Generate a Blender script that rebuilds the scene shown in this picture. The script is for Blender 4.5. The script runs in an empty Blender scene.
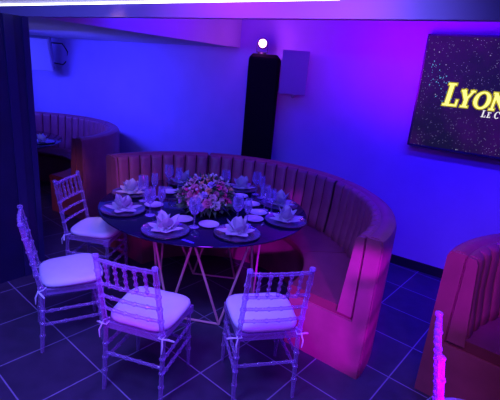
import bpy, math, random
from math import sin, cos, pi, radians, hypot, atan2
from mathutils import Vector, Matrix

random.seed(7)
scene = bpy.context.scene
COL = scene.collection

# ------------------------------------------------------------------ helpers
class MB:
    def __init__(self):
        self.v = []; self.f = []; self.m = []
    def add(self, verts, faces, mi=0):
        b = len(self.v)
        self.v += [tuple(p) for p in verts]
        self.f += [tuple(b + i for i in f) for f in faces]
        self.m += [mi] * len(faces)
    def box(self, cx, cy, cz, sx, sy, sz, rot=0.0, mi=0):
        vs = []
        for dz in (-.5, .5):
            for dx, dy in ((-.5, -.5), (.5, -.5), (.5, .5), (-.5, .5)):
                x, y = dx * sx, dy * sy
                vs.append((cx + x * cos(rot) - y * sin(rot), cy + x * sin(rot) + y * cos(rot), cz + dz * sz))
        self.add(vs, [(3, 2, 1, 0), (4, 5, 6, 7), (0, 1, 5, 4), (1, 2, 6, 5), (2, 3, 7, 6), (3, 0, 4, 7)], mi)
    def prism(self, poly, z0, z1, mi=0):
        n = len(poly)
        vs = [(x, y, z0) for x, y in poly] + [(x, y, z1) for x, y in poly]
        fs = [tuple(range(n - 1, -1, -1)), tuple(range(n, 2 * n))]
        fs += [(i, (i + 1) % n, n + (i + 1) % n, n + i) for i in range(n)]
        self.add(vs, fs, mi)
    def lathe(self, prof, n=24, c=(0, 0, 0), cap=True, mi=0):
        vs = []
        for r, z in prof:
            for k in range(n):
                a = 2 * pi * k / n
                vs.append((c[0] + r * cos(a), c[1] + r * sin(a), c[2] + z))
        fs = []
        for i in range(len(prof) - 1):
            for k in range(n):
                k2 = (k + 1) % n
                fs.append((i * n + k, i * n + k2, (i + 1) * n + k2, (i + 1) * n + k))
        if cap:
            fs.append(tuple(range(n - 1, -1, -1)))
            fs.append(tuple((len(prof) - 1) * n + k for k in range(n)))
        self.add(vs, fs, mi)
    def tube(self, pts, rad, n=8, mi=0):
        pts = [Vector(p) for p in pts]
        if not isinstance(rad, (list, tuple)): rad = [rad] * len(pts)
        vs = []; up = None
        for i, p in enumerate(pts):
            d = (pts[min(i + 1, len(pts) - 1)] - pts[max(i - 1, 0)]).normalized()
            if up is None:
                up = Vector((0, 0, 1)) if abs(d.z) < .9 else Vector((0, 1, 0))
            s = d.cross(up).normalized(); u = s.cross(d).normalized(); up = u
            for k in range(n):
                a = 2 * pi * k / n
                vs.append(p + (s * cos(a) + u * sin(a)) * rad[i])
        fs = []
        for i in range(len(pts) - 1):
            for k in range(n):
                k2 = (k + 1) % n
                fs.append((i * n + k, i * n + k2, (i + 1) * n + k2, (i + 1) * n + k))
        fs.append(tuple(range(n - 1, -1, -1)))
        fs.append(tuple((len(pts) - 1) * n + k for k in range(n)))
        self.add(vs, fs, mi)
    def mesh(self, name, mats, smooth=True, angle=40):
        me = bpy.data.meshes.new(name)
        me.from_pydata(self.v, [], self.f)
        if not isinstance(mats, (list, tuple)): mats = [mats]
        for m in mats: me.materials.append(m)
        for p, mi in zip(me.polygons, self.m):
            p.material_index = mi; p.use_smooth = smooth
        me.update()
        if smooth:
            me.set_sharp_from_angle(angle=radians(angle))
        return me
    def build(self, name, mats, parent=None, smooth=True, angle=40):
        return link(name, self.mesh(name, mats, smooth, angle), parent)

def link(name, data, parent=None):
    o = bpy.data.objects.new(name, data); COL.objects.link(o)
    if parent is not None: o.parent = parent
    return o

def tag(o, label=None, cat=None, group=None, kind=None):
    if label: o['label'] = label
    if cat: o['category'] = cat
    if group: o['group'] = group
    if kind: o['kind'] = kind
    return o

def empty(name, loc, rz=0.0):
    o = bpy.data.objects.new(name, None); COL.objects.link(o)
    o.empty_display_size = .1
    o.location = loc; o.rotation_euler = (0, 0, rz)
    return o

CHILDREN = {}
def kids(o): return [c for c in COL.objects if c.parent == o]
def copy_tree(o, parent=None):
    c = o.copy(); COL.objects.link(c)
    if parent is not None: c.parent = parent
    for ch in kids(o): copy_tree(ch, c)
    return c

def beads(p0, p1, r, knots, kr, n=None):
    """a turned rod: path points + radii with swollen knots at the fractions given"""
    p0 = Vector(p0); p1 = Vector(p1); L = (p1 - p0).length
    fr = {0.0: r, 1.0: r}
    w = .009 / L
    for k in knots:
        for d, q in ((-w, r), (-w * .45, kr), (w * .45, kr), (w, r)):
            t = min(1, max(0, k + d)); fr[t] = q
    ts = sorted(fr)
    return [p0.lerp(p1, t) for t in ts], [fr[t] for t in ts]

# ------------------------------------------------------------------ materials
def mat(name, color, rough=.5, metal=0.0, spec=.5, emis=None, estr=0.0, noise=None, bump=0.0, bscale=60):
    m = bpy.data.materials.new(name); m.use_nodes = True
    nt = m.node_tree; b = nt.nodes['Principled BSDF']
    b.inputs['Base Color'].default_value = (*color, 1)
    b.inputs['Roughness'].default_value = rough
    b.inputs['Metallic'].default_value = metal
    b.inputs['Specular IOR Level'].default_value = spec
    if emis:
        b.inputs['Emission Color'].default_value = (*emis, 1)
        b.inputs['Emission Strength'].default_value = estr
    tc = nt.nodes.new('ShaderNodeTexCoord')
    if noise:
        n = nt.nodes.new('ShaderNodeTexNoise'); n.inputs['Scale'].default_value = noise[0]
        n.inputs['Detail'].default_value = 5
        nt.links.new(tc.outputs['Object'], n.inputs['Vector'])
        r = nt.nodes.new('ShaderNodeValToRGB')
        k = noise[1]
        r.color_ramp.elements[0].position = .3; r.color_ramp.elements[1].position = .7
        r.color_ramp.elements[0].color = tuple(c * (1 - k) for c in color) + (1,)
        r.color_ramp.elements[1].color = tuple(min(1, c * (1 + k)) for c in color) + (1,)
        nt.links.new(n.outputs['Fac'], r.inputs['Fac'])
        nt.links.new(r.outputs['Color'], b.inputs['Base Color'])
    if bump:
        n = nt.nodes.new('ShaderNodeTexNoise'); n.inputs['Scale'].default_value = bscale
        n.inputs['Detail'].default_value = 4
        nt.links.new(tc.outputs['Object'], n.inputs['Vector'])
        bp = nt.nodes.new('ShaderNodeBump'); bp.inputs['Strength'].default_value = bump
        bp.inputs['Distance'].default_value = .01
        nt.links.new(n.outputs['Fac'], bp.inputs['Height'])
        nt.links.new(bp.outputs['Normal'], b.inputs['Normal'])
    return m

def clear_mat(name, tint, body, lo, hi, rough=.12, power=.5):
    """clear moulded plastic / glass: transparent face on, a glossy milky skin at the edges"""
    m = bpy.data.materials.new(name); m.use_nodes = True
    nt = m.node_tree; nt.nodes.clear()
    out = nt.nodes.new('ShaderNodeOutputMaterial')
    tr = nt.nodes.new('ShaderNodeBsdfTransparent'); tr.inputs['Color'].default_value = (*tint, 1)
    p = nt.nodes.new('ShaderNodeBsdfPrincipled')
    p.inputs['Base Color'].default_value = (*body, 1); p.inputs['Roughness'].default_value = rough
    p.inputs['Specular IOR Level'].default_value = 1.0
    gl = nt.nodes.new('ShaderNodeBsdfGlossy'); gl.inputs['Color'].default_value = (.92, .88, 1, 1); gl.inputs['Roughness'].default_value = rough
    m2 = nt.nodes.new('ShaderNodeMixShader'); m2.inputs['Fac'].default_value = .32
    nt.links.new(p.outputs[0], m2.inputs[1]); nt.links.new(gl.outputs[0], m2.inputs[2])
    lw = nt.nodes.new('ShaderNodeLayerWeight'); lw.inputs['Blend'].default_value = power
    mr = nt.nodes.new('ShaderNodeMapRange')
    mr.inputs['To Min'].default_value = lo; mr.inputs['To Max'].default_value = hi
    nt.links.new(lw.outputs['Facing'], mr.inputs['Value'])
    mx = nt.nodes.new('ShaderNodeMixShader')
    nt.links.new(mr.outputs['Result'], mx.inputs['Fac'])
    nt.links.new(tr.outputs[0], mx.inputs[1]); nt.links.new(m2.outputs[0], mx.inputs[2])
    nt.links.new(mx.outputs[0], out.inputs['Surface'])
    return m

def emit_mat(name, color, strength):
    m = bpy.data.materials.new(name); m.use_nodes = True
    nt = m.node_tree; nt.nodes.clear()
    out = nt.nodes.new('ShaderNodeOutputMaterial')
    e = nt.nodes.new('ShaderNodeEmission')
    e.inputs['Color'].default_value = (*color, 1); e.inputs['Strength'].default_value = strength
    nt.links.new(e.outputs[0], out.inputs['Surface'])
    return m

def floor_mat():
    m = mat('dark_floor_tiles', (.03, .03, .034), rough=.42, spec=.4)
    nt = m.node_tree; b = nt.nodes['Principled BSDF']
    geo = nt.nodes.new('ShaderNodeNewGeometry')
    S = 4.1949 / 1.89; T = .88
    def line(vx, vy, off):
        d = nt.nodes.new('ShaderNodeVectorMath'); d.operation = 'DOT_PRODUCT'
        d.inputs[1].default_value = (vx, vy, 0)
        nt.links.new(geo.outputs['Position'], d.inputs[0])
        a = nt.nodes.new('ShaderNodeMath'); a.operation = 'ADD'; a.inputs[1].default_value = off
        nt.links.new(d.outputs['Value'], a.inputs[0])
        pp = nt.nodes.new('ShaderNodeMath'); pp.operation = 'PINGPONG'; pp.inputs[1].default_value = .5
        nt.links.new(a.outputs[0], pp.inputs[0])
        fl = nt.nodes.new('ShaderNodeMath'); fl.operation = 'ROUND'
        sb = nt.nodes.new('ShaderNodeMath'); sb.operation = 'SUBTRACT'; sb.inputs[1].default_value = .5
        nt.links.new(a.outputs[0], sb.inputs[0]); nt.links.new(sb.outputs[0], fl.inputs[0])
        return pp, fl
    u, uc = line(S * cos(T), S * sin(T), -1.4535)
    w, wc = line(S * sin(T), -S * cos(T), 6.4943)
    mn = nt.nodes.new('ShaderNodeMath'); mn.operation = 'MINIMUM'
    nt.links.new(u.outputs[0], mn.inputs[0]); nt.links.new(w.outputs[0], mn.inputs[1])
    lt = nt.nodes.new('ShaderNodeMapRange')
    lt.inputs['From Min'].default_value = .006; lt.inputs['From Max'].default_value = .011
    lt.inputs['To Min'].default_value = 1; lt.inputs['To Max'].default_value = 0
    nt.links.new(mn.outputs[0], lt.inputs['Value'])
    cx = nt.nodes.new('ShaderNodeCombineXYZ')
    nt.links.new(uc.outputs[0], cx.inputs[0]); nt.links.new(wc.outputs[0], cx.inputs[1])
    wn = nt.nodes.new('ShaderNodeTexWhiteNoise'); wn.noise_dimensions = '3D'
    nt.links.new(cx.outputs[0], wn.inputs['Vector'])
    nz = nt.nodes.new('ShaderNodeTexNoise'); nz.inputs['Scale'].default_value = 9; nz.inputs['Detail'].default_value = 6
    nt.links.new(geo.outputs['Position'], nz.inputs['Vector'])
    ad = nt.nodes.new('ShaderNodeMath'); ad.operation = 'MULTIPLY_ADD'; ad.inputs[1].default_value = .35
    nt.links.new(wn.outputs['Value'], ad.inputs[0]); nt.links.new(nz.outputs['Fac'], ad.inputs[2])
    rp = nt.nodes.new('ShaderNodeValToRGB')
    rp.color_ramp.elements[0].position = .3; rp.color_ramp.elements[1].position = 1.0
    rp.color_ramp.elements[0].color = (.030, .026, .05, 1); rp.color_ramp.elements[1].color = (.055, .048, .090, 1)
    nt.links.new(ad.outputs[0], rp.inputs['Fac'])
    mx = nt.nodes.new('ShaderNodeMix'); mx.data_type = 'RGBA'
    mx.inputs['B'].default_value = (.24, .24, .36, 1)
    nt.links.new(lt.outputs['Result'], mx.inputs['Factor']); nt.links.new(rp.outputs['Color'], mx.inputs['A'])
    nt.links.new(mx.outputs['Result'], b.inputs['Base Color'])
    return m

M = {}
M['floor'] = floor_mat()
M['wall'] = mat('painted_wall', (.50, .38, .66), rough=.75, spec=.2, noise=(3, .04))
M['ceiling'] = mat('painted_ceiling', (.55, .55, .6), rough=.8, spec=.2, noise=(3, .04))
M['soffit'] = mat('soffit_paint', (.6, .6, .62), rough=.8, spec=.2, noise=(3, .04))
M['skirt'] = mat('dark_skirting', (.012, .012, .02), rough=.5)
M['panel'] = mat('navy_panel', (.009, .007, .06), rough=.55, noise=(5, .15))
M['panel_trim'] = mat('navy_trim', (.02, .018, .09), rough=.35)
M['black'] = mat('black_cloth', (.004, .004, .006), rough=.9, spec=.1)
M['black_gloss'] = mat('black_plastic', (.01, .01, .014), rough=.35)
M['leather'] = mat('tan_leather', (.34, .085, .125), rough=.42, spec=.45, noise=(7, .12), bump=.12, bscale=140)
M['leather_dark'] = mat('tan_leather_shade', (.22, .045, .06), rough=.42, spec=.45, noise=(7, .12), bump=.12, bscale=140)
M['seam_shade'] = mat('leather_seam_shade', (.05, .010, .016), rough=.6)  # shade in the rib creases and joints, painted as a darker leather colour
M['tabletop'] = mat('black_glass_top', (.008, .006, .04), rough=.05, spec=.9)
M['copper'] = mat('copper_rod', (.85, .50, .50), rough=.4, metal=.2)
M['plastic'] = clear_mat('clear_polycarbonate', (.84, .80, 1.0), (.70, .50, 1.0), .10, .95, rough=.2, power=.45)
M['cushion'] = mat('white_cushion', (.64, .76, .86), rough=.85, spec=.2, noise=(14, .03), bump=.1, bscale=220)
M['napkin'] = mat('white_linen', (.46, .47, .56), rough=.85, spec=.2, noise=(30, .04))
M['charger'] = mat('silver_charger', (.42, .37, .58), rough=.2, metal=.85)
M['charger_rim'] = mat('dark_charger_edge', (.03, .03, .05), rough=.25)
M['china'] = mat('white_china', (.60, .55, .68), rough=.2)
M['crystal'] = clear_mat('cut_crystal', (.93, .91, 1.0), (.50, .42, .95), .06, .9, rough=.10, power=.5)
M['leaf'] = mat('dark_leaf', (.05, .11, .05), rough=.5, noise=(20, .4))
M['vase'] = mat('dark_vase', (.02, .02, .03), rough=.2)
M['stem'] = mat('flower_stem', (.06, .12, .04), rough=.6)
FL = [mat('rose_white', (.52, .46, .50), .6), mat('rose_pink', (.62, .18, .34), .6), mat('rose_magenta', (.80, .06, .32), .6),
      mat('rose_peach', (.72, .34, .22), .6), mat('rose_lilac', (.42, .26, .60), .6), mat('rose_blush', (.60, .34, .42), .6)]
M['speaker'] = mat('painted_speaker', (.24, .22, .34), rough=.6)
M['speaker_pale'] = mat('pale_speaker', (.55, .52, .62), rough=.6)
M['grille'] = mat('speaker_grille', (.22, .20, .32), rough=.8, bump=.3, bscale=400)
M['lens'] = emit_mat('lamp_lens', (1.0, .55, 1.0), 14)
M['glow'] = emit_mat('lamp_reflector', (.75, .05, .9), 1.6)
M['led'] = emit_mat('led_strip', (.80, .86, 1.0), 5)
M['beam'] = mat('beam_paint', (.42, .38, .5), rough=.7, noise=(2, .03))

# ------------------------------------------------------------------ camera
F_PX, PITCH, ROLL, H = 408.8, .3014, .0890, 1.89
cam_d = bpy.data.cameras.new('camera'); cam = bpy.data.objects.new('camera', cam_d); COL.objects.link(cam)
cam_d.sensor_fit = 'HORIZONTAL'; cam_d.sensor_width = 36; cam_d.lens = 36 * F_PX / 500
cam_d.clip_start = .02
fwd = Vector((0, cos(PITCH), -sin(PITCH))); up0 = Vector((0, sin(PITCH), cos(PITCH))); right0 = Vector((1, 0, 0))
right = right0 * cos(ROLL) + up0 * sin(ROLL)
up = -right0 * sin(ROLL) + up0 * cos(ROLL)
cam.matrix_world = Matrix((( right.x, up.x, -fwd.x, 0), (right.y, up.y, -fwd.y, 0), (right.z, up.z, -fwd.z, H), (0, 0, 0, 1)))
scene.camera = cam

# ------------------------------------------------------------------ room shell
N = Vector((.5316349, .84697363)); T = Vector((N.y, -N.x))       # back wall normal / direction to the right
WALL_A = atan2(T.y, T.x)
DW = 4.437
def wp(t, d, z=None):
    p = N * d + T * t
    return (p.x, p.y) if z is None else (p.x, p.y, z)
def wall_box(mb, t0, t1, d0, d1, z0, z1, mi=0):
    mb.prism([wp(t0, d0), wp(t1, d0), wp(t1, d1), wp(t0, d1)], z0, z1, mi)

CEIL = 2.86
BD_ = 1.985
b = MB(); b.box(-1, 3, -.05, 26, 26, .1); o = b.build('floor', M['floor'], smooth=False); tag(o, kind='structure')
b = MB(); wall_box(b, -10.5, 4.6, DW, DW + .15, 0, CEIL); o = b.build('wall_back', M['wall'], smooth=False); tag(o, kind='structure')
b = MB(); wall_box(b, -10.5, 4.6, DW - .015, DW, 0, .1); o = b.build('baseboard_back', M['skirt'], smooth=False); tag(o, kind='structure')
b = MB(); wall_box(b, 4.45, 4.6, -2.5, DW, 0, CEIL); o = b.build('wall_right', M['wall'], smooth=False); tag(o, kind='structure')
b = MB(); wall_box(b, -10.5, 4.6, BD_, DW + .15, CEIL, CEIL + .1); o = b.build('ceiling', M['ceiling'], smooth=False); tag(o, kind='structure')
# low beam across the room: flush with the soffit, LED strip along its upper edge, upstand above it
BD = 1.985
b = MB(); wall_box(b, -9.5, 4.45, BD, BD + .05, 2.169, 2.250); o = b.build('trim_1', M['beam'], smooth=False); tag(o, kind='structure')
b = MB(); wall_box(b, -9.5, 4.45, BD + .03, BD + .05, 2.250, CEIL); o = b.build('trim_2', M['beam'], smooth=False); tag(o, kind='structure')
b = MB(); wall_box(b, -9.5, -.86, BD + .004, BD + .03, 2.250, 2.264); o = b.build('trim_3', M['led'], smooth=False); tag(o, kind='structure')
# dropped soffit at the left, its face along the tile direction
U = Vector((cos(radians(50.4)), sin(radians(50.4))))
A0 = Vector((-.293, 5.422))
A1 = A0 - U * ((DW - 2.036) / U.dot(N))
Wc = Vector(wp(-10.4, DW)); Wd = Vector(wp(-10.4, 2.036))
b = MB(); b.prism([A0, Wc, Wd, A1][::-1], 2.169, CEIL - .002); o = b.build('trim_4', M['soffit'], smooth=False); tag(o, kind='structure')
# dark partition at the left
P1 = Vector((-1.83, 3.35)); PD = Vector((cos(radians(53.3)), sin(radians(53.3)))); PN = Vector((-PD.y, PD.x))
P0 = P1 - PD * 3.2
b = MB(); b.prism([P0, P1, P1 + PN * .28, P0 + PN * .28], 0, 2.15)
o = b.build('wall_left', M['panel'], smooth=False); tag(o, kind='structure')
b = MB()
q0 = P1 - PD * .17; q1 = P1 - PD * .10; e = -PN * .012
b.prism([q0 + e, q1 + e, q1, q0], 0, 2.15)
q0 = P1 - PD * .035; q1 = P1 + PD * .012
b.prism([q0 + e, q1 + e, q1 + PN * .29, q0 + PN * .0], 0, 2.15)
o = b.build('trim_5', M['panel_trim'], smooth=False); tag(o, kind='structure')

# ------------------------------------------------------------------ black column with the lamp
cc = wp(-2.612, 4.22)
b = MB()
hw, hd = .178, .15
def oct_(sx, sy, c): return [(-sx + c, -sy), (sx - c, -sy), (sx, -sy + c), (sx, sy - c), (sx - c, sy), (-sx + c, sy), (-sx, sy - c), (-sx, -sy + c)]
rings = [(1, 0, .03), (1, 2.035, .03), (.96, 2.062, .03), (.80, 2.095, .03), (.74, 2.10, .03)]
vs = []; fs = []
for s, z, c in rings:
    for x, y in oct_(hw * s, hd * s, c): vs.append((x, y, z))
for i in range(len(rings) - 1):
    for k in range(8): fs.append((i * 8 + k, i * 8 + (k + 1) % 8, (i + 1) * 8 + (k + 1) % 8, (i + 1) * 8 + k))
fs.append(tuple(range(32, 40))); fs.append(tuple(range(7, -1, -1)))
b.add(vs, fs)
colm = b.build('black_column', M['black'], smooth=False)
colm.location = (cc[0], cc[1], 0); colm.rotation_euler = (0, 0, radians(-4))
tag(colm, 'tall black column against the blue wall behind the sofa, glowing lamp on top', 'column')

lamp = empty('stage_light', (cc[0] - .045, cc[1] + .03, 2.10), WALL_A + radians(-32))
tag(lamp, 'small round stage light glowing violet white on top of black column', 'lamp')
lamp.rotation_euler = (0, 0, atan2(cc[1], cc[0]) - pi / 2)
b = MB(); b.lathe([(.05, 0), (.055, .004), (.05, .018), (.02, .02)], 20); b.build('base', M['black_gloss'], lamp)
b = MB()
for s in (-1, 1): b.box(s * .062, 0, .075, .006, .03, .12)
b.box(0, 0, .022, .13, .03, .008); b.build('yoke', M['black_gloss'], lamp, smooth=False)
def yl(prof, n=24, z=0.115, y=0):  # lathe around the y axis, towards -y
    m = MB(); m.lathe(prof, n)
    m.v = [(x, -zz + y, yy + z) for x, yy, zz in m.v]
    return m
m = yl([(.028, -.09), (.05, -.07), (.057, -.02), (.057, .05), (.05, .052), (.047, .03)], y=.0); m.build('housing', M['black_gloss'], lamp)
m = yl([(.050, .034), (.049, .036), (.001, .040)]); m.build('reflector', M['glow'], lamp)
m = yl([(.042, .040), (.036, .056), (.022, .066), (.001, .070)]); m.build('lens', M['lens'], lamp)

# ------------------------------------------------------------------ wall speakers
def wall_speaker(label, loc, rz, w, h, d, tilt=0.0, ms='speaker', mg='grille'):
    r = empty('wall_speaker', loc, rz)
    r.rotation_euler = (tilt, 0, rz)
    tag(r, label, 'speaker', 'speakers hung on the blue wall')
    m = MB()
    pr = [(-w / 2, -d), (w / 2, -d), (w * .36, 0), (-w * .36, 0)]
    m.prism(pr, -h / 2, h / 2)
    m.build('cabinet', M[ms], r, smooth=False)
    m = MB(); m.box(0, -d - .006, 0, w * .93, .012, h * .95); m.build('grille', M[mg], r, smooth=False)
    m = MB(); m.tube([(0, .09, 0), (0, .02, 0), (0, .02, -h / 2 - .02), (0, -d * .45, -h / 2 - .022)], [.035, .025, .02, .02], 8)
    m.build('bracket', M['speaker'], r, smooth=False)
    return r
sp = wall_speaker('pale box speaker on the blue wall just right of the black column',
                  wp(-2.26, DW - .10, 1.925), WALL_A + radians(22), .29, .46, .2)
sp2 = wall_speaker('pale box speaker high in the left corner beside the dark partition, black cable hanging',
                   wp(-7.04, DW - .26, 1.96), WALL_A + radians(38), .5, .52, .3, tilt=.3, ms='speaker_pale', mg='speaker_pale')
m = MB()
c0 = Vector((.22, -.02, .28))
m.tube([Vector((.16, -.05, .14)), Vector((.35, .0, .13)), Vector((.42, .0, .0)), Vector((.40, .0, -.14)), Vector((.32, -.02, -.22)), Vector((.16, -.08, -.18))], .011, 6)
m.build('cable', M['black_gloss'], sp2)

# ------------------------------------------------------------------ TV
tv = empty('wall_television', wp(-.005, DW - .045, 1.855), WALL_A)
tv.rotation_euler = (radians(2.2), 0, WALL_A)
tag(tv, 'large flat wall television showing yellow lettering on a starry dark screen', 'television')
TW, TH = 1.82, 1.045
b = MB(); b.box(0, -.03, 0, TW, .05, TH); b.box(0, -.0, 0, .5, .03, .4); b.build('cabinet', M['black_gloss'], tv, smooth=False)
b = MB()
fw_ = .016
for x, z, sx, sz in ((0, TH / 2 - fw_ / 2, TW, fw_), (0, -TH / 2 + fw_ / 2, TW, fw_), (-TW / 2 + fw_ / 2, 0, fw_, TH), (TW / 2 - fw_ / 2, 0, fw_, TH)):
    b.box(x, -.058, z, sx, .012, sz)
b.build('bezel', mat('tv_bezel', (.03, .02, .06), .25), tv, smooth=False)
def screen_mat():
    m = bpy.data.materials.new('starry_screen'); m.use_nodes = True
    nt = m.node_tree; bs = nt.nodes['Principled BSDF']
    bs.inputs['Base Color'].default_value = (.006, .004, .012, 1); bs.inputs['Roughness'].default_value = .5; bs.inputs['Specular IOR Level'].default_value = .1
    tc = nt.nodes.new('ShaderNodeTexCoord')
    def stars(scale, r, col, off):
        mp = nt.nodes.new('ShaderNodeMapping'); mp.inputs['Location'].default_value = off
        nt.links.new(tc.outputs['Object'], mp.inputs['Vector'])
        v = nt.nodes.new('ShaderNodeTexVoronoi'); v.inputs['Scale'].default_value = scale
        nt.links.new(mp.outputs[0], v.inputs['Vector'])
        lt = nt.nodes.new('ShaderNodeMapRange'); lt.inputs['From Min'].default_value = r * .4; lt.inputs['From Max'].default_value = r
        lt.inputs['To Min'].default_value = 1; lt.inputs['To Max'].default_value = 0
        nt.links.new(v.outputs['Distance'], lt.inputs['Value'])
        mx = nt.nodes.new('ShaderNodeMix'); mx.data_type = 'RGBA'; mx.inputs['A'].default_value = (0, 0, 0, 1); mx.inputs['B'].default_value = (*col, 1)
        nt.links.new(lt.outputs['Result'], mx.inputs['Factor'])
        return mx.outputs['Result']
    a = stars(52, .15, (.5, .45, .85), (0, 0, 0)); c = stars(14, .075, (.8, .85, 1.0), (3, 1, 2))
    nz = nt.nodes.new('ShaderNodeTexNoise'); nz.inputs['Scale'].default_value = 2.2; nz.inputs['Detail'].default_value = 3
    nt.links.new(tc.outputs['Object'], nz.inputs['Vector'])
    rp = nt.nodes.new('ShaderNodeValToRGB'); cr = rp.color_ramp
    cr.elements[0].position = .4; cr.elements[0].color = (.008, .006, .024, 1)
    cr.elements[1].position = .8; cr.elements[1].color = (.05, .003, .13, 1)
    nt.links.new(nz.outputs['Fac'], rp.inputs['Fac'])
    def add(p, q):
        n = nt.nodes.new('ShaderNodeMix'); n.data_type = 'RGBA'; n.blend_type = 'ADD'; n.inputs['Factor'].default_value = 1
        nt.links.new(p, n.inputs['A']); nt.links.new(q, n.inputs['B']); return n.outputs['Result']
    s = add(add(a, c), rp.outputs['Color'])
    nt.links.new(s, bs.inputs['Emission Color']); bs.inputs['Emission Strength'].default_value = .9
    return m
b = MB(); b.box(0, -.0545, 0, TW - .03, .005, TH - .03)
scr = b.build('screen', screen_mat(), tv, smooth=False)

def strokes(word, x, z, cap, small, w, first_cap=True, ext=0.0, slant=.10, gap=.012):
    """serif small-capital letters as flat polygons; returns a list of quads in (x, z)"""
    quads = []
    def bar(p, q, wd):
        d = Vector((q[0] - p[0], q[1] - p[1])).normalized(); n = Vector((-d.y, d.x)) * (wd / 2 + ext)
        e = d * ext
        quads.append((i, [(p[0] - e.x - n.x, p[1] - e.y - n.y), (q[0] + e.x - n.x, q[1] + e.y - n.y), (q[0] + e.x + n.x, q[1] + e.y + n.y), (p[0] - e.x + n.x, p[1] - e.y + n.y)]))
    cx = x
    for i, ch in enumerate(word):
        if ch == ' ': cx += cap * .3; continue
        h = cap if (i == 0 and first_cap) else small
        if ch == 'C' and i > 0: h = cap
        W = h * {'L': .60, 'Y': .74, 'O': .88, 'N': .86, 'E': .62, 'C': .76}[ch]
        ww = w * (h / cap) ** .5; th = ww * .45; sf = ww * 1.0
        if ch == 'L':
            bar((cx + sf, 0), (cx + sf, h), ww); bar((cx + sf * .1, h - th / 2), (cx + sf * 2, h - th / 2), th)
            bar((cx, th / 2), (cx + W, th / 2), th); bar((cx + W - th / 2, 0), (cx + W - th / 2, h * .3), th)
        elif ch == 'E':
            bar((cx + sf, 0), (cx + sf, h), ww); bar((cx, th / 2), (cx + W, th / 2), th); bar((cx, h - th / 2), (cx + W * .95, h - th / 2), th)
            bar((cx + sf, h * .52), (cx + W * .75, h * .52), th); bar((cx + W - th / 2, 0), (cx + W - th / 2, h * .28), th); bar((cx + W * .95 - th / 2, h * .74), (cx + W * .95 - th / 2, h), th)
        elif ch == 'Y':
            mx_ = cx + W / 2
            bar((mx_, 0), (mx_, h * .48), ww); bar((cx + W * .14, h), (mx_, h * .45), ww); bar((cx + W * .88, h), (mx_, h * .45), th * 1.2)
            bar((cx, h - th / 2), (cx + W * .36, h - th / 2), th); bar((cx + W * .68, h - th / 2), (cx + W, h - th / 2), th); bar((mx_ - sf, th / 2), (mx_ + sf, th / 2), th)
        elif ch == 'N':
            bar((cx + W * .16, 0), (cx + W * .16, h), th * 1.2); bar((cx + W * .86, 0), (cx + W * .86, h), th * 1.2)
            bar((cx + W * .14, h - th), (cx + W * .86, th * .6), ww)
            bar((cx, h - th / 2), (cx + W * .25, h - th / 2), th); bar((cx, th / 2), (cx + W * .32, th / 2), th); bar((cx + W * .7, h - th / 2), (cx + W, h - th / 2), th)
        elif ch in 'OC':
            rx, rz = W / 2, h / 2; c0 = cx + rx
            n = 28
            a0, a1 = (0, 2 * pi) if ch == 'O' else (radians(48), radians(312))
            for k in range(n):
                aa, ab = a0 + (a1 - a0) * k / n, a0 + (a1 - a0) * (k + 1) / n
                def pt(a_, o_):
                    wd = th + (ww - th) * abs(cos(a_)) ** 1.3
                    if o_: return (c0 + (rx + ext) * cos(a_), rz + (rz + ext) * sin(a_))
                    return (c0 + (rx - wd - ext) * cos(a_), rz + (rz - wd - ext) * sin(a_))
                quads.append((i, [pt(aa, 1), pt(ab, 1), pt(ab, 0), pt(aa, 0)]))
            if ch == 'C':
                bar((cx + W * .84, h * .66), (cx + W * .84, h * .94), th)
        cx += W + gap
    return [(i, [(px + slant * pz, z + pz) for px, pz in q]) for i, q in quads]
def lettering(name, quads, y, mt, parent):
    for ch in sorted({i for i, q in quads}):
        m = MB()
        for k, (i, q) in enumerate(quads):
            if i == ch:
                m.add([(px, y - .00004 * k, pz) for px, pz in q], [(0, 1, 2, 3)])
        m.build(name, mt, parent, smooth=False)
y_out = emit_mat('lettering_outline', (.62, .52, .01), .75); y_in = emit_mat('lettering_yellow', (1.0, .93, .25), 1.25)
w_in = emit_mat('lettering_white', (.95, .93, 1.0), .95)
LX, LZ = -.665, 1.752 - 1.855
lettering('letter_edge', strokes('LYON', LX, LZ, .205, .155, .036, ext=.009, gap=.006), -.0580, y_out, scr)
lettering('letter', strokes('LYON', LX, LZ, .205, .155, .036, gap=.006), -.0625, y_in, scr)
lettering('letter', strokes('LE C', -.322, 1.684 - 1.855, .062, .050, .012, ext=.0, gap=.008), -.0625, w_in, scr)
# faint cyan sparkle trails on the picture
m = MB(); rr = random.Random(3)
for k in range(46):
    t = rr.random(); x = -.86 + .24 * t + rr.uniform(-.03, .05); z = .25 - .3 * (t - .3) ** 2 * 2 + rr.uniform(-.22, .04)
    s = rr.uniform(.003, .008); m.box(x, -.0586, z, s, .001, s * 1.3)
o = m.build('sparkle_trail', emit_mat('cyan_spark', (.15, .55, .9), .8), scr, smooth=False); tag(o, kind='stuff')

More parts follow.
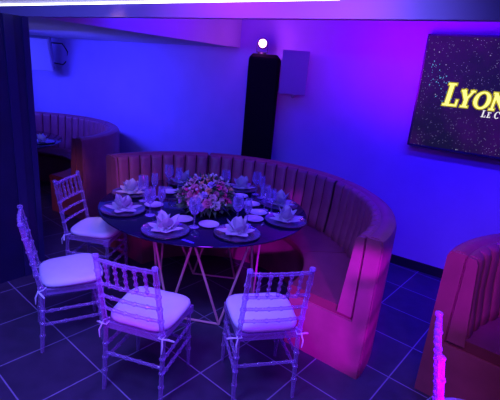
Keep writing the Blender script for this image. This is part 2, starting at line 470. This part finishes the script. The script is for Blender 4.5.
# ------------------------------------------------------------------ curved booth sofas
RO, RS, RI, RF = 1.433, 1.325, 1.262, .815      # shell outside, shell inside, cushion face, seat front
def sector(m, a0, a1, n, prof, closed=True, mi=0, rfun=None):
    """sweep a closed (r, z) profile round the z axis from a0 to a1 (degrees), capped"""
    k = len(prof); vs = []
    for i in range(n + 1):
        a = radians(a0 + (a1 - a0) * i / n)
        for r, z in (prof if rfun is None else rfun(a0 + (a1 - a0) * i / n)):
            vs.append((r * cos(a), r * sin(a), z))
    fs = []
    for i in range(n):
        for j in range(k):
            j2 = (j + 1) % k
            fs.append((i * k + j, (i + 1) * k + j, (i + 1) * k + j2, i * k + j2))
    fs.append(tuple(range(k))); fs.append(tuple(n * k + j for j in range(k - 1, -1, -1)))
    m.add(vs, fs, mi)
A_0, A_1 = -36.0, 142.0
def booth(name, label):
    r = empty(name, (0, 0, 0))
    tag(r, label, 'sofa', 'curved leather booth sofas')
    for c0, c1 in ((A_0, 29), (29, 97), (97, A_1)):
        m = MB(); g0 = .22 if c0 != A_0 else 0; g1 = .22 if c1 != A_1 else 0
        def rsh(a, c0=c0 + g0, c1=c1 - g1, e0=g0, e1=g1):
            d = min((a - c0) if e0 else 9, (c1 - a) if e1 else 9)      # corners softened at the joints
            k = .012 * max(0, 1 - d / .7) ** 2
            return [(RS, 0.0), (RO - k, 0.0), (RO - k, .955 - k), (RO - .012 - k, .985 - k), (RO - .04, 1.0 - k * 1.5), (RS + .02, 1.0 - k * 1.5), (RS, .985 - k)]
        sector(m, c0 + g0, c1 - g1, 90, [0] * 7, rfun=rsh)
        m.build('shell', M['leather'], r)
    m = MB()
    sector(m, A_0 + 1, A_1 - 1, 72, [(RS + .03, 0.0), (RO - .04, 0.0), (RO - .04, .975), (RS + .03, .975)])
    m.build('gap_blocker', M['seam_shade'], r)  # added dark ring, keeps blue wall light from showing through the shell joints
    m = MB()
    sector(m, A_0, A_1, 72, [(RF + .03, 0.0), (RS, 0.0), (RS, .40), (RF + .03, .40)])
    m.build('base', M['leather'], r)
    m = MB()
    cuts = [A_0, 7.6, 52, 97, A_1]
    for c0, c1 in zip(cuts[:-1], cuts[1:]):
        m = MB(); g = .25
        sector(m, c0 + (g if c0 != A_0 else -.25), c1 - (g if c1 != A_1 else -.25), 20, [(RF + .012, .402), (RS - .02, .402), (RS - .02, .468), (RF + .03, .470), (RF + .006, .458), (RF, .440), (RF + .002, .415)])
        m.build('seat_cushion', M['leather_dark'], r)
    cuts = [A_0, 29, 97, A_1]
    for c0, c1 in zip(cuts[:-1], cuts[1:]):
        m = MB(); nr = max(1, round((c1 - c0) / 5.6))
        SM = (0, .035, .09, .2, .35, .5, .65, .8, .91, .965)
        ang = [c0 + .55 + (c1 - c0 - 1.1) * (k + f) / nr for k in range(nr) for f in SM] + [c1 - .55]
        dark = [f < .02 or f > .96 for k in range(nr) for f in SM]  # faces at the rib creases that take the painted shade
        vs = []; fs = []; mi = []; K = 9
        for q, a in enumerate(ang):
            f = SM[q % len(SM)] if q < len(ang) - 1 else 0
            bul = .042 * (max(0, 1 - abs(2 * f - 1) ** 3.2)) ** .5
            ca, sa = cos(radians(a)), sin(radians(a))
            for r_, z in [(RS - .001, .43), (RS - .001, .985), (RS - .025, .992), (RI + .045 - bul, .982), (RI + .034 - bul, .955), (RI + .022 - bul, .75), (RI - .004 - bul, .55), (RI - .02 - bul * .8, .46), (RI - .01, .43)]:
                vs.append((r_ * ca, r_ * sa, z))
        for q in range(len(ang) - 1):
            for j in range(K):
                j2 = (j + 1) % K
                m.add([], [])
                fs.append((q * K + j, (q + 1) * K + j, (q + 1) * K + j2, q * K + j2)); mi.append(1 if dark[q] and j >= 3 else 0)
        fs.append(tuple(range(K))); fs.append(tuple((len(ang) - 1) * K + j for j in range(K - 1, -1, -1))); mi += [0, 0]
        m.add(vs, fs); m.m = mi
        m.build('back_cushion', [M['leather'], M['seam_shade']], r, angle=70)
    # smooth facing strips that close the two ends of the back
    for a, s in ((A_0, -1), (A_1, 1)):
        m = MB()
        sector(m, min(a, a + s * 1.1), max(a, a + s * 1.1), 2, [(RI - .045, .43), (RS - .006, .43), (RS - .006, .99), (RI + .012, .985), (RI, .96)])
        m.build('end_strip', M['leather'], r)
        m = MB()
        sector(m, min(a, a + s * .9), max(a, a + s * .9), 2, [(RF + .032, .0), (RO - .006, 0), (RO - .004, .96), (RO - .03, .995), (RS + .006, .995), (RS + .006, .395), (RF + .032, .395)])
        m.build('end_panel', M['leather'], r)
    return r
s1 = booth('curved_booth_sofa', 'curved tan leather booth sofa with channelled back wrapping round the flower table')
s1.location = (-.332, 3.124, 0)
s0 = copy_tree(s1); s0.location = (-3.27, 5.26, 0); s0.rotation_euler = (0, 0, radians(11))
s0['label'] = 'shaded curved leather booth sofa in the far left corner behind the dark partition'
s2 = copy_tree(s1); s2.location = (2.317, 1.363, 0); s2.rotation_euler = (0, 0, radians(-.8))
s2['label'] = 'curved leather booth sofa cut off by the right edge, under the television'

# ------------------------------------------------------------------ round tables
TC = Vector((-.385, 3.40)); TR = .885; TZ = .752
def make_table(label):
    r = empty('round_table', (TC.x, TC.y, 0))
    tag(r, label, 'table', 'round black glass tables')
    m = MB(); m.lathe([(TR - .006, TZ - .014), (TR, TZ - .009), (TR, TZ - .004), (TR - .005, TZ)], 96); m.build('tabletop', M['tabletop'], r)
    m = MB(); m.lathe([(.50, TZ - .034), (.50, TZ - .0145), (.46, TZ - .0145), (.46, TZ - .034)], 48, c=(.07, -.25, 0), cap=False)
    ring = m
    ring.build('support_ring', M['copper'], r)
    feet = [(-.157, 2.737), (.09, 3.025), (-.08, 3.493), (-.481, 3.518), (-.704, 3.067), (-.561, 2.794)]
    feet = [Vector((x - TC.x, y - TC.y, .012)) for x, y in feet]
    bc = Vector((.07, -.27, 0))
    tops = []
    for i in range(6):
        mid = (feet[i] + feet[(i + 1) % 6]) / 2 - bc; mid.z = 0
        tp = bc + mid.normalized() * .475; tp.z = TZ - .026; tops.append(tp)
    for i in range(6):
        for tp in (tops[i], tops[i - 1]):
            m = MB(); m.tube([feet[i], tp], .0095, 8); m.build('leg', M['copper'], r)
    for i in (5, 2):
        m = MB(); m.tube([feet[i], feet[(i + 1) % 6]], .009, 8); m.build('foot_bar', M['copper'], r)
    return r
t1 = make_table('round black glass table on copper rods, laid for dinner with flowers')
t0 = copy_tree(t1); t0.location = (-3.56, 5.42, 0)
t0['label'] = 'round black table in the far left booth, almost hidden by the dark partition'

# ------------------------------------------------------------------ clear chiavari chairs
def make_chair(label):
    r = empty('chiavari_chair', (0, 0, 0))
    tag(r, label, 'chair', 'clear chairs round the flower table')
    wf, wt, df, dr, et, ht = .188, .174, .184, .20, .262, .905
    m = MB()
    # seat frame: four rails with rounded corners round an open middle
    out = [(-.182, -.175), (.182, -.175), (.196, .17), (.17, .195), (-.17, .195), (-.196, .17)]
    inn = [(x * .84, y * .84) for x, y in out]
    k = len(out)
    vs = [(x, y, .415) for x, y in out] + [(x, y, .452) for x, y in out] + [(x, y, .415) for x, y in inn] + [(x, y, .452) for x, y in inn]
    fs = []
    for i in range(k):
        j = (i + 1) % k
        fs += [(i, j, k + j, i + k), (2 * k + j, 2 * k + i, 3 * k + i, 3 * k + j), (k + i, k + j, 3 * k + j, 3 * k + i), (j, i, 2 * k + i, 2 * k + j)]
    m.add(vs, fs); m.build('seat_frame', M['plastic'], r, smooth=False)
    # cushion
    m = MB(); nA, nz = 40, 8
    prof = [(.90, .456), (1.0, .468), (1.03, .480), (1.02, .494), (.95, .505), (.8, .512), (.5, .517), (.2, .519)]
    def sq(a, sx, sy, p=4.2):
        c, s = cos(a), sin(a); q = (abs(c) ** p + abs(s) ** p) ** (-1 / p)
        return c * q * sx, s * q * sy
    vs = []
    for f, z in prof:
        for i in range(nA):
            a = 2 * pi * i / nA
            x, y = sq(a, .198, .192)
            taper = 1.0 + .05 * (y / .19)
            vs.append((x * f * taper, y * f + .015, z + (.004 * sin(3 * a) if f > .9 else 0)))
    fs = [(i * nA + j, i * nA + (j + 1) % nA, (i + 1) * nA + (j + 1) % nA, (i + 1) * nA + j) for i in range(len(prof) - 1) for j in range(nA)]
    fs += [tuple(range(nA - 1, -1, -1)), tuple((len(prof) - 1) * nA + j for j in range(nA))]
    m.add(vs, fs); cu = m.build('seat_cushion', M['cushion'], r, angle=60)
    for s in (-1, 1):
        m = MB()
        m.tube([(s * .172, -.15, .468), (s * .196, -.172, .462), (s * .19, -.20, .455), (s * .166, -.195, .452), (s * .168, -.16, .455)], .004, 6)
        m.tube([(s * .19, -.198, .455), (s * .20, -.214, .42), (s * .196, -.216, .372)], [.004, .005, .003], 6)
        m.tube([(s * .19, -.198, .455), (s * .222, -.18, .445), (s * .246, -.165, .432)], [.004, .006, .005], 6)
        m.build('tie', M['cushion'], cu)
    # rear legs run on up into the back posts
    bx = []
    for s in (-1, 1):
        path = [((s * wf, -dr, 0), (s * .183, -.172, .42)), ((s * .183, -.172, .42), (s * wt, -et, ht))]
        pts, rad = [], []
        p, q = beads(path[0][0], path[0][1], .0135, [.30, .52, .74], .0185)
        p2, q2 = beads(path[1][0], path[1][1], .0145, [.12, .30, .47, .64, .82], .0195)
        pts = p + p2[1:]; rad = q + q2[1:]
        rad[0] = .0115
        m = MB(); m.tube(pts, rad, 10)
        m.lathe([(.011, 0), (.017, .004), (.0185, .012), (.015, .020), (.006, .024)], 12, c=(s * wt, -et - .001, ht - .006))
        m.build('leg', M['plastic'], r)
    for s in (-1, 1):
        p, q = beads((s * wf, df, 0), (s * .180, .175, .42), .0135, [.30, .52, .74, .97], .0185); q[0] = .0105
        q = [min(x, .021) for x in q]
        m = MB(); m.tube(p, q, 10)
        m.box(s * .180, .175, .425, .044, .044, .05)
        m.build('leg', M['plastic'], r)
    def post(z):  # back post centre at height z
        t = (z - .42) / (ht - .42); return .183 + (wt - .183) * t, -.172 + (-et + .172) * t
    for z in (.888, .735, .652, .566):
        px, py = post(z)
        n = 10; pts = []; rad = []
        p, q = beads((-px, py, z), (px, py, z), .0095 if z < .8 else .0115, [.2, .4, .6, .8] if z < .8 else [.167, .333, .5, .667, .833], .013 if z < .8 else .0135)
        p = [Vector((v.x, v.y - .012 * (1 - (v.x / px) ** 2), v.z)) for v in p]
        m = MB(); m.tube(p, q, 8); m.build('back_rail' if z < .8 else 'top_rail', M['plastic'], r)
    xt, yt = post(.888); xb, yb = post(.735)
    for i in range(5):
        f = (i - 2) / 3.0
        p, q = beads((f * xb, yb - .012 * (1 - f * f), .738), (f * xt, yt - .012 * (1 - f * f), .884), .0075, [.1, .36, .64, .9], .0125)
        m = MB(); m.tube(p, q, 8); m.build('spindle', M['plastic'], r)
    def leg_at(s, front, z):
        t = z / .42
        return (s * (wf + (.180 - wf) * t), df + (.175 - df) * t, z) if front else (s * (wf + (.183 - wf) * t), -dr + (.028) * t, z)
    for s in (-1, 1):
        for zf in (.205, .30):
            p, q = beads(leg_at(s, 0, zf), leg_at(s, 1, zf), .0095, [.15, .38, .62, .85], .0135)
            m = MB(); m.tube(p, q, 8); m.build('stretcher', M['plastic'], r)
    for fr, zs in ((0, (.25,)), (1, (.20, .30))):
        for z in zs:
            p, q = beads(leg_at(-1, fr, z), leg_at(1, fr, z), .0095, [.15, .38, .62, .85], .0135)
            m = MB(); m.tube(p, q, 8); m.build('stretcher', M['plastic'], r)
    return r
chairs = [(-1.208, 2.527, -60.1, 'clear chair with white cushion beside the dark partition, its back edge-on to the viewer'),
          (-.544, 2.144, -15.0, 'clear chair with white cushion, back to the viewer, in front of table, left of two'),
          (.136, 2.213, 14.5, 'clear chair with white cushion, back to the viewer, beside the sofa end panel'),
          (-1.318, 3.331, -96.0, 'clear chair with white cushion on far left of table, backed toward partition and far booth')]
c0 = None
for i, (x, y, a, lab) in enumerate(chairs):
    c = make_chair(lab) if c0 is None else copy_tree(c0)
    c0 = c0 or c
    c['label'] = lab; c.location = (x, y, 0); c.rotation_euler = (0, 0, radians(a))
c5 = copy_tree(c0); a = radians(-111.5)
px, py = -.174, -.262
c5.location = (.912 - (px * cos(a) - py * sin(a)) , 1.660 - (px * sin(a) + py * cos(a)), 0); c5.rotation_euler = (0, 0, a)
c5['label'] = 'clear chair at the lower right corner, only its back post showing before the right booth'
c5['group'] = 'clear chairs at the right booth'

# ------------------------------------------------------------------ table settings
TOP = TZ + .0004
def charger_mesh():
    m = MB()
    m.lathe([(.155, 0), (.163, .002), (.172, .014), (.174, .018), (.171, .0205), (.160, .013), (.118, .006), (.10, .0055), (.001, .0055)], 48)
    return m
cm = charger_mesh()
for i, f in enumerate(cm.f):
    if i < 48 * 4: cm.m[i] = 1
charger = cm.mesh('charger_plate', [M['charger'], M['charger_rim']])
bm_ = MB(); bm_.lathe([(.04, 0), (.045, .002), (.068, .012), (.078, .016), (.079, .018), (.066, .0145), (.045, .006), (.001, .005)], 36)
bread = bm_.mesh('bread_plate', M['china'])

def petal(m, yaw, tilt, L, W, r0=.0, z0=.0, fold=.35, curl=.25):
    """one pointed leaf of a folded napkin with a centre crease"""
    nn = 6; vs = []
    for i in range(nn + 1):
        t = i / nn
        w = W * (sin(pi * min(1, t * .85 + .15)) ** .8) * (1 - t ** 3 * .0) if t < 1 else 0
        w = W * (1 - t) ** .75 * (1 + .9 * t) if t < 1 else 0.0
        tl = tilt + curl * t
        # distance along the leaf
        x = r0 + L * t * cos(tl); z = z0 + L * t * sin(tl)
        for s in (-1, 0, 1):
            lift = fold * w * (abs(s))
            vs.append((x - lift * sin(tl), s * w, z + lift * cos(tl)))
    th = .0022
    c, s_ = cos(yaw), sin(yaw)
    V = [(x * c - y * s_, x * s_ + y * c, z) for x, y, z in vs]
    V2 = [(x, y, z + th) for x, y, z in V]
    k = len(V); fs = []
    for i in range(nn):
        for j in range(2):
            a = i * 3 + j
            fs.append((a, a + 1, a + 4, a + 3)); fs.append((k + a + 3, k + a + 4, k + a + 1, k + a))
    rim = [i * 3 for i in range(nn + 1)] + [i * 3 + 2 for i in range(nn, -1, -1)]
    for p, q in zip(rim, rim[1:] + rim[:1]): fs.append((p, k + p, k + q, q))
    m.add(V + V2, fs)
def napkin_mesh(seed):
    rr = random.Random(seed); m = MB()
    for i in range(6):   # low outer leaves lying on the plate
        petal(m, 2 * pi * i / 6 + rr.uniform(-.15, .15), radians(4 + rr.uniform(0, 7)), .105 + rr.uniform(-.01, .012), .036, .012, .004, .22, .12)
    for i in range(4):   # upright peaks
        petal(m, pi / 4 + 2 * pi * i / 4 + rr.uniform(-.25, .25), radians(38 + rr.uniform(-6, 10)), .115 + rr.uniform(-.012, .012), .046, .004, .012, .30, .30)
    for i in range(2):
        petal(m, pi * i + rr.uniform(-.4, .4), radians(70), .108, .045, .0, .014, .35, .1)
    m.lathe([(.03, .0), (.04, .006), (.03, .022), (.01, .03)], 12)
    return m.mesh('folded_napkin', M['napkin'], angle=30)
naps = [napkin_mesh(s) for s in (1, 2, 3)]

PL = [((-1.002, 3.064), 'left rim of table nearest the leftmost chairs'),
      ((-1.075, 3.53), 'left back of table, just behind another plate'),
      ((-.586, 2.722), 'front rim of table, left one of two'),
      ((-.072, 2.780), 'front rim of table, right one of two'),
      ((.305, 3.143), 'right rim of table, front one of two'),
      ((.270, 3.566), 'right back of table, just behind another plate'),
      ((-.10, 4.00), 'back rim of table, right of the flowers'),
      ((-.70, 4.03), 'back rim of table, left of the flowers')]
for i, ((x, y), w) in enumerate(PL):
    o = link('charger_plate', charger); o.location = (x, y, TOP)
    tag(o, 'silver charger plate under a napkin, ' + w, 'plate', 'charger plates on the flower table')
    n = link('folded_napkin', naps[i % 3]); n.location = (x, y, TOP + .0062); n.rotation_euler = (0, 0, 1.3 * i + .4); n.scale = (1.25, 1.25, 1.1)
    tag(n, 'white folded napkin on a charger, ' + w, 'napkin', 'folded napkins on the flower table')
o = link('charger_plate', charger); o.location = (-2.87, 5.43, TOP)
tag(o, 'charger plate on the table of the far left booth by the partition', 'plate')
n = link('folded_napkin', naps[1]); n.location = (-2.87, 5.43, TOP + .0062); n.rotation_euler = (0, 0, 1)
tag(n, 'white folded napkin on the far left booth table by the partition', 'napkin')

BP = [((-.80, 3.245), 'between the two left chargers'), ((-.76, 3.66), 'left of the flowers, by the far left charger'),
      ((-.505, 2.968), 'in front of the flowers, right of the left front charger'), ((-.295, 2.905), 'in front of the flowers, left of the right front charger'),
      ((.045, 3.12), 'behind the right front charger and two stemmed glasses'), ((.015, 3.505), 'right of the flowers, farther of two close together'),
      ((.075, 3.285), 'right of the flowers, nearer of two close together'), ((-.10, 3.72), 'in front of the back right charger')]
for (x, y), w in BP:
    o = link('bread_plate', bread); o.location = (x, y, TOP)
    tag(o, 'small white bread plate ' + w, 'plate', 'bread plates on the flower table')

# stemmed glasses
def goblet(h, rb, rw, name):
    r = empty(name, (0, 0, 0))
    s = h
    m = MB(); m.lathe([(rb, 0), (rb, .003), (rb * .5, .006), (.006, .011), (.0045, .03), (.0045, s * .30), (.0075, s * .34), (.005, s * .38), (.008, s * .42)], 20)
    m.build('stem', M['crystal'], r)
    m = MB()
    out = [(.008, s * .42), (rw * .62, s * .50), (rw * .95, s * .62), (rw, s * .74), (rw * .93, s * .9), (rw * .86, s)]
    inn = [(a - .0016, z) for a, z in out[::-1]][:-1] + [(.003, s * .44)]
    n = 24; prof = out + inn; vs = []
    for j, (rad, z) in enumerate(prof):
        for k in range(n):
            a = 2 * pi * k / n
            cut = 1.0 + (.045 * (1 if k % 2 else -1) if 1 <= j <= 3 else 0)   # cut facets
            vs.append((rad * cut * cos(a), rad * cut * sin(a), z))
    fs = [(i * n + k, i * n + (k + 1) % n, (i + 1) * n + (k + 1) % n, (i + 1) * n + k) for i in range(len(prof) - 1) for k in range(n)]
    fs.append(tuple((len(prof) - 1) * n + k for k in range(n)))
    m.add(vs, fs); m.build('bowl', M['crystal'], r, angle=12)
    return r
wineP = goblet(.225, .038, .044, 'wine_glass')
fluteP = goblet(.215, .034, .030, 'champagne_flute')
GL = [('w', (-.40, 2.855), 'cut crystal goblet in front of the flowers, between the two front plates'),
      ('w', (-.087, 3.015), 'cut crystal goblet behind the right front plate, left of a flute'),
      ('f', (-.008, 2.998), 'slim crystal flute behind the right front plate, right of a goblet'),
      ('w', (-.775, 3.02), 'cut crystal goblet behind the left front plate, nearest of the left cluster'),
      ('f', (-.705, 3.11), 'slim crystal flute behind the left front plate, right of a goblet'),
      ('w', (-.92, 3.355), 'cut crystal goblet between the two left plates'),
      ('f', (-.858, 3.50), 'slim crystal flute beside the far left plate'),
      ('w', (-.80, 3.82), 'cut crystal goblet left of the back left napkin'),
      ('f', (-.70, 3.79), 'slim crystal flute in front of the back left napkin'),
      ('w', (-.25, 3.815), 'cut crystal goblet peeping over the top of the flowers'),
      ('w', (.05, 3.86), 'cut crystal goblet right of the back right napkin'),
      ('f', (.10, 3.76), 'slim crystal flute right of the back right napkin'),
      ('w', (.13, 3.40), 'cut crystal goblet left of the right rim plates, by two bread plates'),
      ('f', (.19, 3.33), 'slim crystal flute left of the nearer right rim plate')]
used = set()
for kind, (x, y), lab in GL:
    src = wineP if kind == 'w' else fluteP
    g = src if kind not in used else copy_tree(src)
    used.add(kind)
    g.location = (x, y, TOP); g.rotation_euler = (0, 0, x * 7)
    tag(g, lab, 'glass', 'stemmed glasses on the flower table')

# ------------------------------------------------------------------ flower arrangement
fa = empty('flower_arrangement', (-.36, 3.235, TOP)); fa.scale = (1.12, 1.12, 1.16)
tag(fa, 'low round arrangement of pink, white and magenta roses in the middle of the table', 'flowers')
m = MB(); m.lathe([(.07, 0), (.10, .006), (.125, .05), (.12, .075), (.11, .075), (.10, .06)], 28); m.build('bowl', M['vase'], fa)
def rose(m_):
    m = MB()
    def ring(n, r0, L, W, tilt, z0, ph, curl):
        for i in range(n):
            yaw = 2 * pi * i / n + ph; vs = []
            K = 4
            for a in range(K + 1):
                t = a / K; tl = tilt + curl * t
                x = r0 + L * t * cos(tl); z = z0 + L * t * sin(tl)
                w = W * sin(pi * (.18 + .72 * t)) ** .6
                for s in (-1, -.5, 0, .5, 1):
                    cup = .35 * w * s * s
                    X, Y, Z = x - cup * sin(tl), s * w, z + cup * cos(tl)
                    vs.append((X * cos(yaw) - Y * sin(yaw), X * sin(yaw) + Y * cos(yaw), Z))
            m.add(vs, [(a * 5 + b_, a * 5 + b_ + 1, a * 5 + b_ + 6, a * 5 + b_ + 5) for a in range(K) for b_ in range(4)])
    ring(6, .006, .034, .019, radians(15), .0, 0, -.1)
    ring(5, .005, .031, .017, radians(45), .002, .5, .1)
    ring(4, .003, .028, .014, radians(70), .004, .2, .25)
    m.lathe([(.004, 0), (.010, .006), (.012, .018), (.006, .027)], 8)
    return m.mesh('rose', m_, angle=80)
roses = [rose(f) for f in FL]
rr = random.Random(11)
NF = 72; k = 0
for i in range(NF):
    ph = pi * (3 - 5 ** .5) * i
    zt = 1 - (i + .5) / NF * .93          # 1 top .. low
    rad = (1 - zt * zt) ** .5
    q = 1 + rr.uniform(-.07, .06)
    x, y, z = .19 * rad * cos(ph) * q, .19 * rad * sin(ph) * q, .075 + .165 * zt * q
    f = link('rose', rr.choices(roses, weights=[3.2, 4, 2.6, 2.6, 4.5, 3.5])[0], fa)
    f.location = (x, y, z)
    d = Vector((x, y, (z - .06) * 1.1)).normalized()
    f.rotation_mode = 'QUATERNION'; f.rotation_quaternion = d.to_track_quat('Z', 'Y')
    s = rr.uniform(.62, .98); f.scale = (s, s, s)
m = MB()
def leaf(m, p, d, L, W, roll):
    d = d.normalized(); s = d.cross(Vector((0, 0, 1)))
    s = s.normalized() if s.length > .01 else Vector((1, 0, 0)); n = s.cross(d)
    s, n = s * cos(roll) + n * sin(roll), n * cos(roll) - s * sin(roll)
    vs = [p, p + d * L * .35 + s * W + n * .006, p + d * L * .45, p + d * L * .35 - s * W + n * .006, p + d * L - n * .008]
    m.add(vs, [(0, 1, 2), (0, 2, 3), (1, 4, 2), (2, 4, 3)])
for i in range(420):
    ph = rr.uniform(0, 2 * pi); zt = rr.uniform(-.12, 1); rad = max(0, 1 - zt * zt) ** .5
    d = Vector((cos(ph) * rad, sin(ph) * rad, zt * .8 + rr.uniform(-.3, .2)))
    p = Vector((.165 * rad * cos(ph), .165 * rad * sin(ph), .07 + .13 * max(zt, -.1)))
    leaf(m, p, d + Vector((rr.uniform(-.4, .4), rr.uniform(-.4, .4), 0)), rr.uniform(.06, .105), rr.uniform(.011, .02), rr.uniform(-1, 1))
m.lathe([(.05, .05), (.15, .065), (.165, .10), (.15, .15), (.10, .20), (.03, .22)], 20)
m.build('foliage', M['leaf'], fa, smooth=False)
m = MB()
for i in range(60):   # small filler buds standing proud of the roses
    ph = rr.uniform(0, 2 * pi); zt = rr.uniform(.1, 1); rad = (1 - zt * zt) ** .5
    c = Vector((.215 * rad * cos(ph), .215 * rad * sin(ph), .08 + .18 * zt)) * rr.uniform(.95, 1.06)
    s = rr.uniform(.006, .011)
    m.lathe([(s * .3, -s), (s, -s * .3), (s * .9, s * .5), (s * .2, s)], 7, c=c)
    m.tube([c * .75, c], .0016, 4)
fb = m.build('filler_blossom', FL[0], fa); tag(fb, kind='stuff')

# ------------------------------------------------------------------ light
def aim(o, target):
    d = Vector(target) - o.location
    o.rotation_euler = d.to_track_quat('-Z', 'Y').to_euler()
def area(name, loc, target, size, color, power, sy=None, spread=180):
    l = bpy.data.lights.new(name, 'AREA'); l.energy = power; l.color = color; l.size = size
    if sy: l.shape = 'RECTANGLE'; l.size_y = sy
    l.spread = radians(spread)
    o = bpy.data.objects.new(name, l); COL.objects.link(o); o.location = loc; aim(o, target); return o
def spot(name, loc, target, color, power, ang, blend=.5, size=.05):
    l = bpy.data.lights.new(name, 'SPOT'); l.energy = power; l.color = color; l.spot_size = radians(ang); l.spot_blend = blend
    l.shadow_soft_size = size
    o = bpy.data.objects.new(name, l); COL.objects.link(o); o.location = loc; aim(o, target); return o
def point(name, loc, color, power, size=.05):
    l = bpy.data.lights.new(name, 'POINT'); l.energy = power; l.color = color; l.shadow_soft_size = size
    o = bpy.data.objects.new(name, l); COL.objects.link(o); o.location = loc; return o

w = bpy.data.worlds.new('world'); scene.world = w; w.use_nodes = True
w.node_tree.nodes['Background'].inputs['Color'].default_value = (.10, .03, .60, 1)
w.node_tree.nodes['Background'].inputs['Strength'].default_value = .13

PINK = (.34, .0, 1.0)
# blue washes on the back wall, hung under the high ceiling behind the beam
for t, pw, c in ((-7.4, 44, (.04, .045, 1)), (-5.2, 46, (.035, .03, 1)), (-3.2, 30, (.02, .006, 1)), (-1.0, 28, (.015, .0, 1)), (1.2, 30, (.03, .0, 1))):
    pw *= .7
    area('blue_wash', wp(t, 2.7, 1.9 if t < -3.5 else 2.6), wp(t, DW, 1.1), 1.6, c, pw, sy=.12, spread=125 if t < -3.5 else 180)
for t, c in ((-4.2, (.03, .03, 1)), (-.3, (.03, .008, 1)), (2.0, (.04, .008, 1))):
    area('low_wash', wp(t, 3.3, 2.75), wp(t, DW, .4), 1.8, c, 26, sy=.12, spread=100)
area('violet_wash', wp(-.9, 3.2, 1.9), wp(-1.0, DW, 2.5), .6, (.36, .0, 1), 10, spread=105)
spot('soffit_wash', (1.0, 3.4, 2.5), (-1.15, 4.35, 2.42), (.20, .0, 1), 90, 44, 1)
area('soffit_uplight', (-2.6, 4.9, .9), (-2.7, 5.4, 2.2), 1.4, (.24, .22, 1), 5)
# lavender downlights over the chairs and the table
spot('downlight', (-.9, 1.2, 2.7), (-.7, 2.3, .45), (.175, .155, 1.0), 190, 80, .8, .25)
spot('downlight', (.4, 1.4, 2.7), (.0, 2.6, .6), (.16, .11, 1.0), 130, 80, .8, .25)
area('ceiling_panel', (-1.6, .6, 2.7), (-1.6, 2.0, 0), 1.6, (.18, .14, 1.0), 26, spread=110)
# violet light over the booth
spot('violet_downlight', (-.2, 2.35, 2.75), (-.2, 3.7, .8), (.30, .015, 1.0), 120, 115, .9, .2)
# violet on the floor in front, deep blue on the floor at the right
spot('violet_floor', (.2, .3, 2.4), (-.2, 1.6, 0), (.30, .0, 1), 110, 80, 1, .2)
spot('blue_floor', (1.6, 2.6, 2.7), (1.4, 3.2, 0), (.04, .0, 1), 160, 60, 1, .2)
# magenta spots
spot('magenta_spot', (.86, .40, 1.1), (.72, 2.44, .46), PINK, 580, 26, .3)
spot('magenta_spot', (-.35, .2, 1.0), (-.62, 1.9, .70), (.62, 0, 1), 85, 26, .9)
spot('magenta_spot', (.35, .2, 1.0), (.22, 1.95, .70), (.45, .05, 1), 40, 26, .9)
spot('magenta_spot', (-.4, .1, 2.3), (1.25, 2.15, .90), PINK, 420, 13, .7)
spot('magenta_spot', (-.5, .3, 1.35), (-1.45, 2.38, .76), (.9, 0, 1), 60, 7, .8)
spot('magenta_spot', (.2, .2, 2.2), (.95, 1.62, .75), (.5, .1, 1), 45, 14, .8)
spot('beam_spot', (.1, .5, 1.9), (.1, 2.3, 2.2), (.75, .0, 1), 120, 44, 1)
area('beam_light', (-1.2, .0, 2.2), (-1.2, 2.3, 2.2), 3.2, (.07, .09, 1), 14, sy=.1, spread=60)
# the lamp on the column
point('column_lamp', Vector((cc[0], cc[1], 2.215)) - Vector((N.x, N.y, 0)) * .12, (.7, .1, 1), 4, .05)
# warm spill on the far left booth ends
spot('warm_spill', (-1.0, 2.6, 2.6), (-1.25, 3.8, .45), (1, .42, .45), 50, 30, 1)
spot('warm_spill', (-1.0, 2.6, 2.3), (-2.30, 4.74, .42), (1, .42, .50), 75, 15, 1)
spot('booth_spill', (.7, .3, 2.6), (2.1, 2.0, .6), (.85, .30, 1), 60, 60, 1)
spot('violet_spill', (-.6, 2.6, 2.6), (-2.4, 5.6, .9), (.3, .12, 1), 60, 40, 1)

scene.view_settings.view_transform = 'Standard'
scene.view_settings.look = 'None'
scene.view_settings.exposure = 0
scene.view_settings.gamma = 1
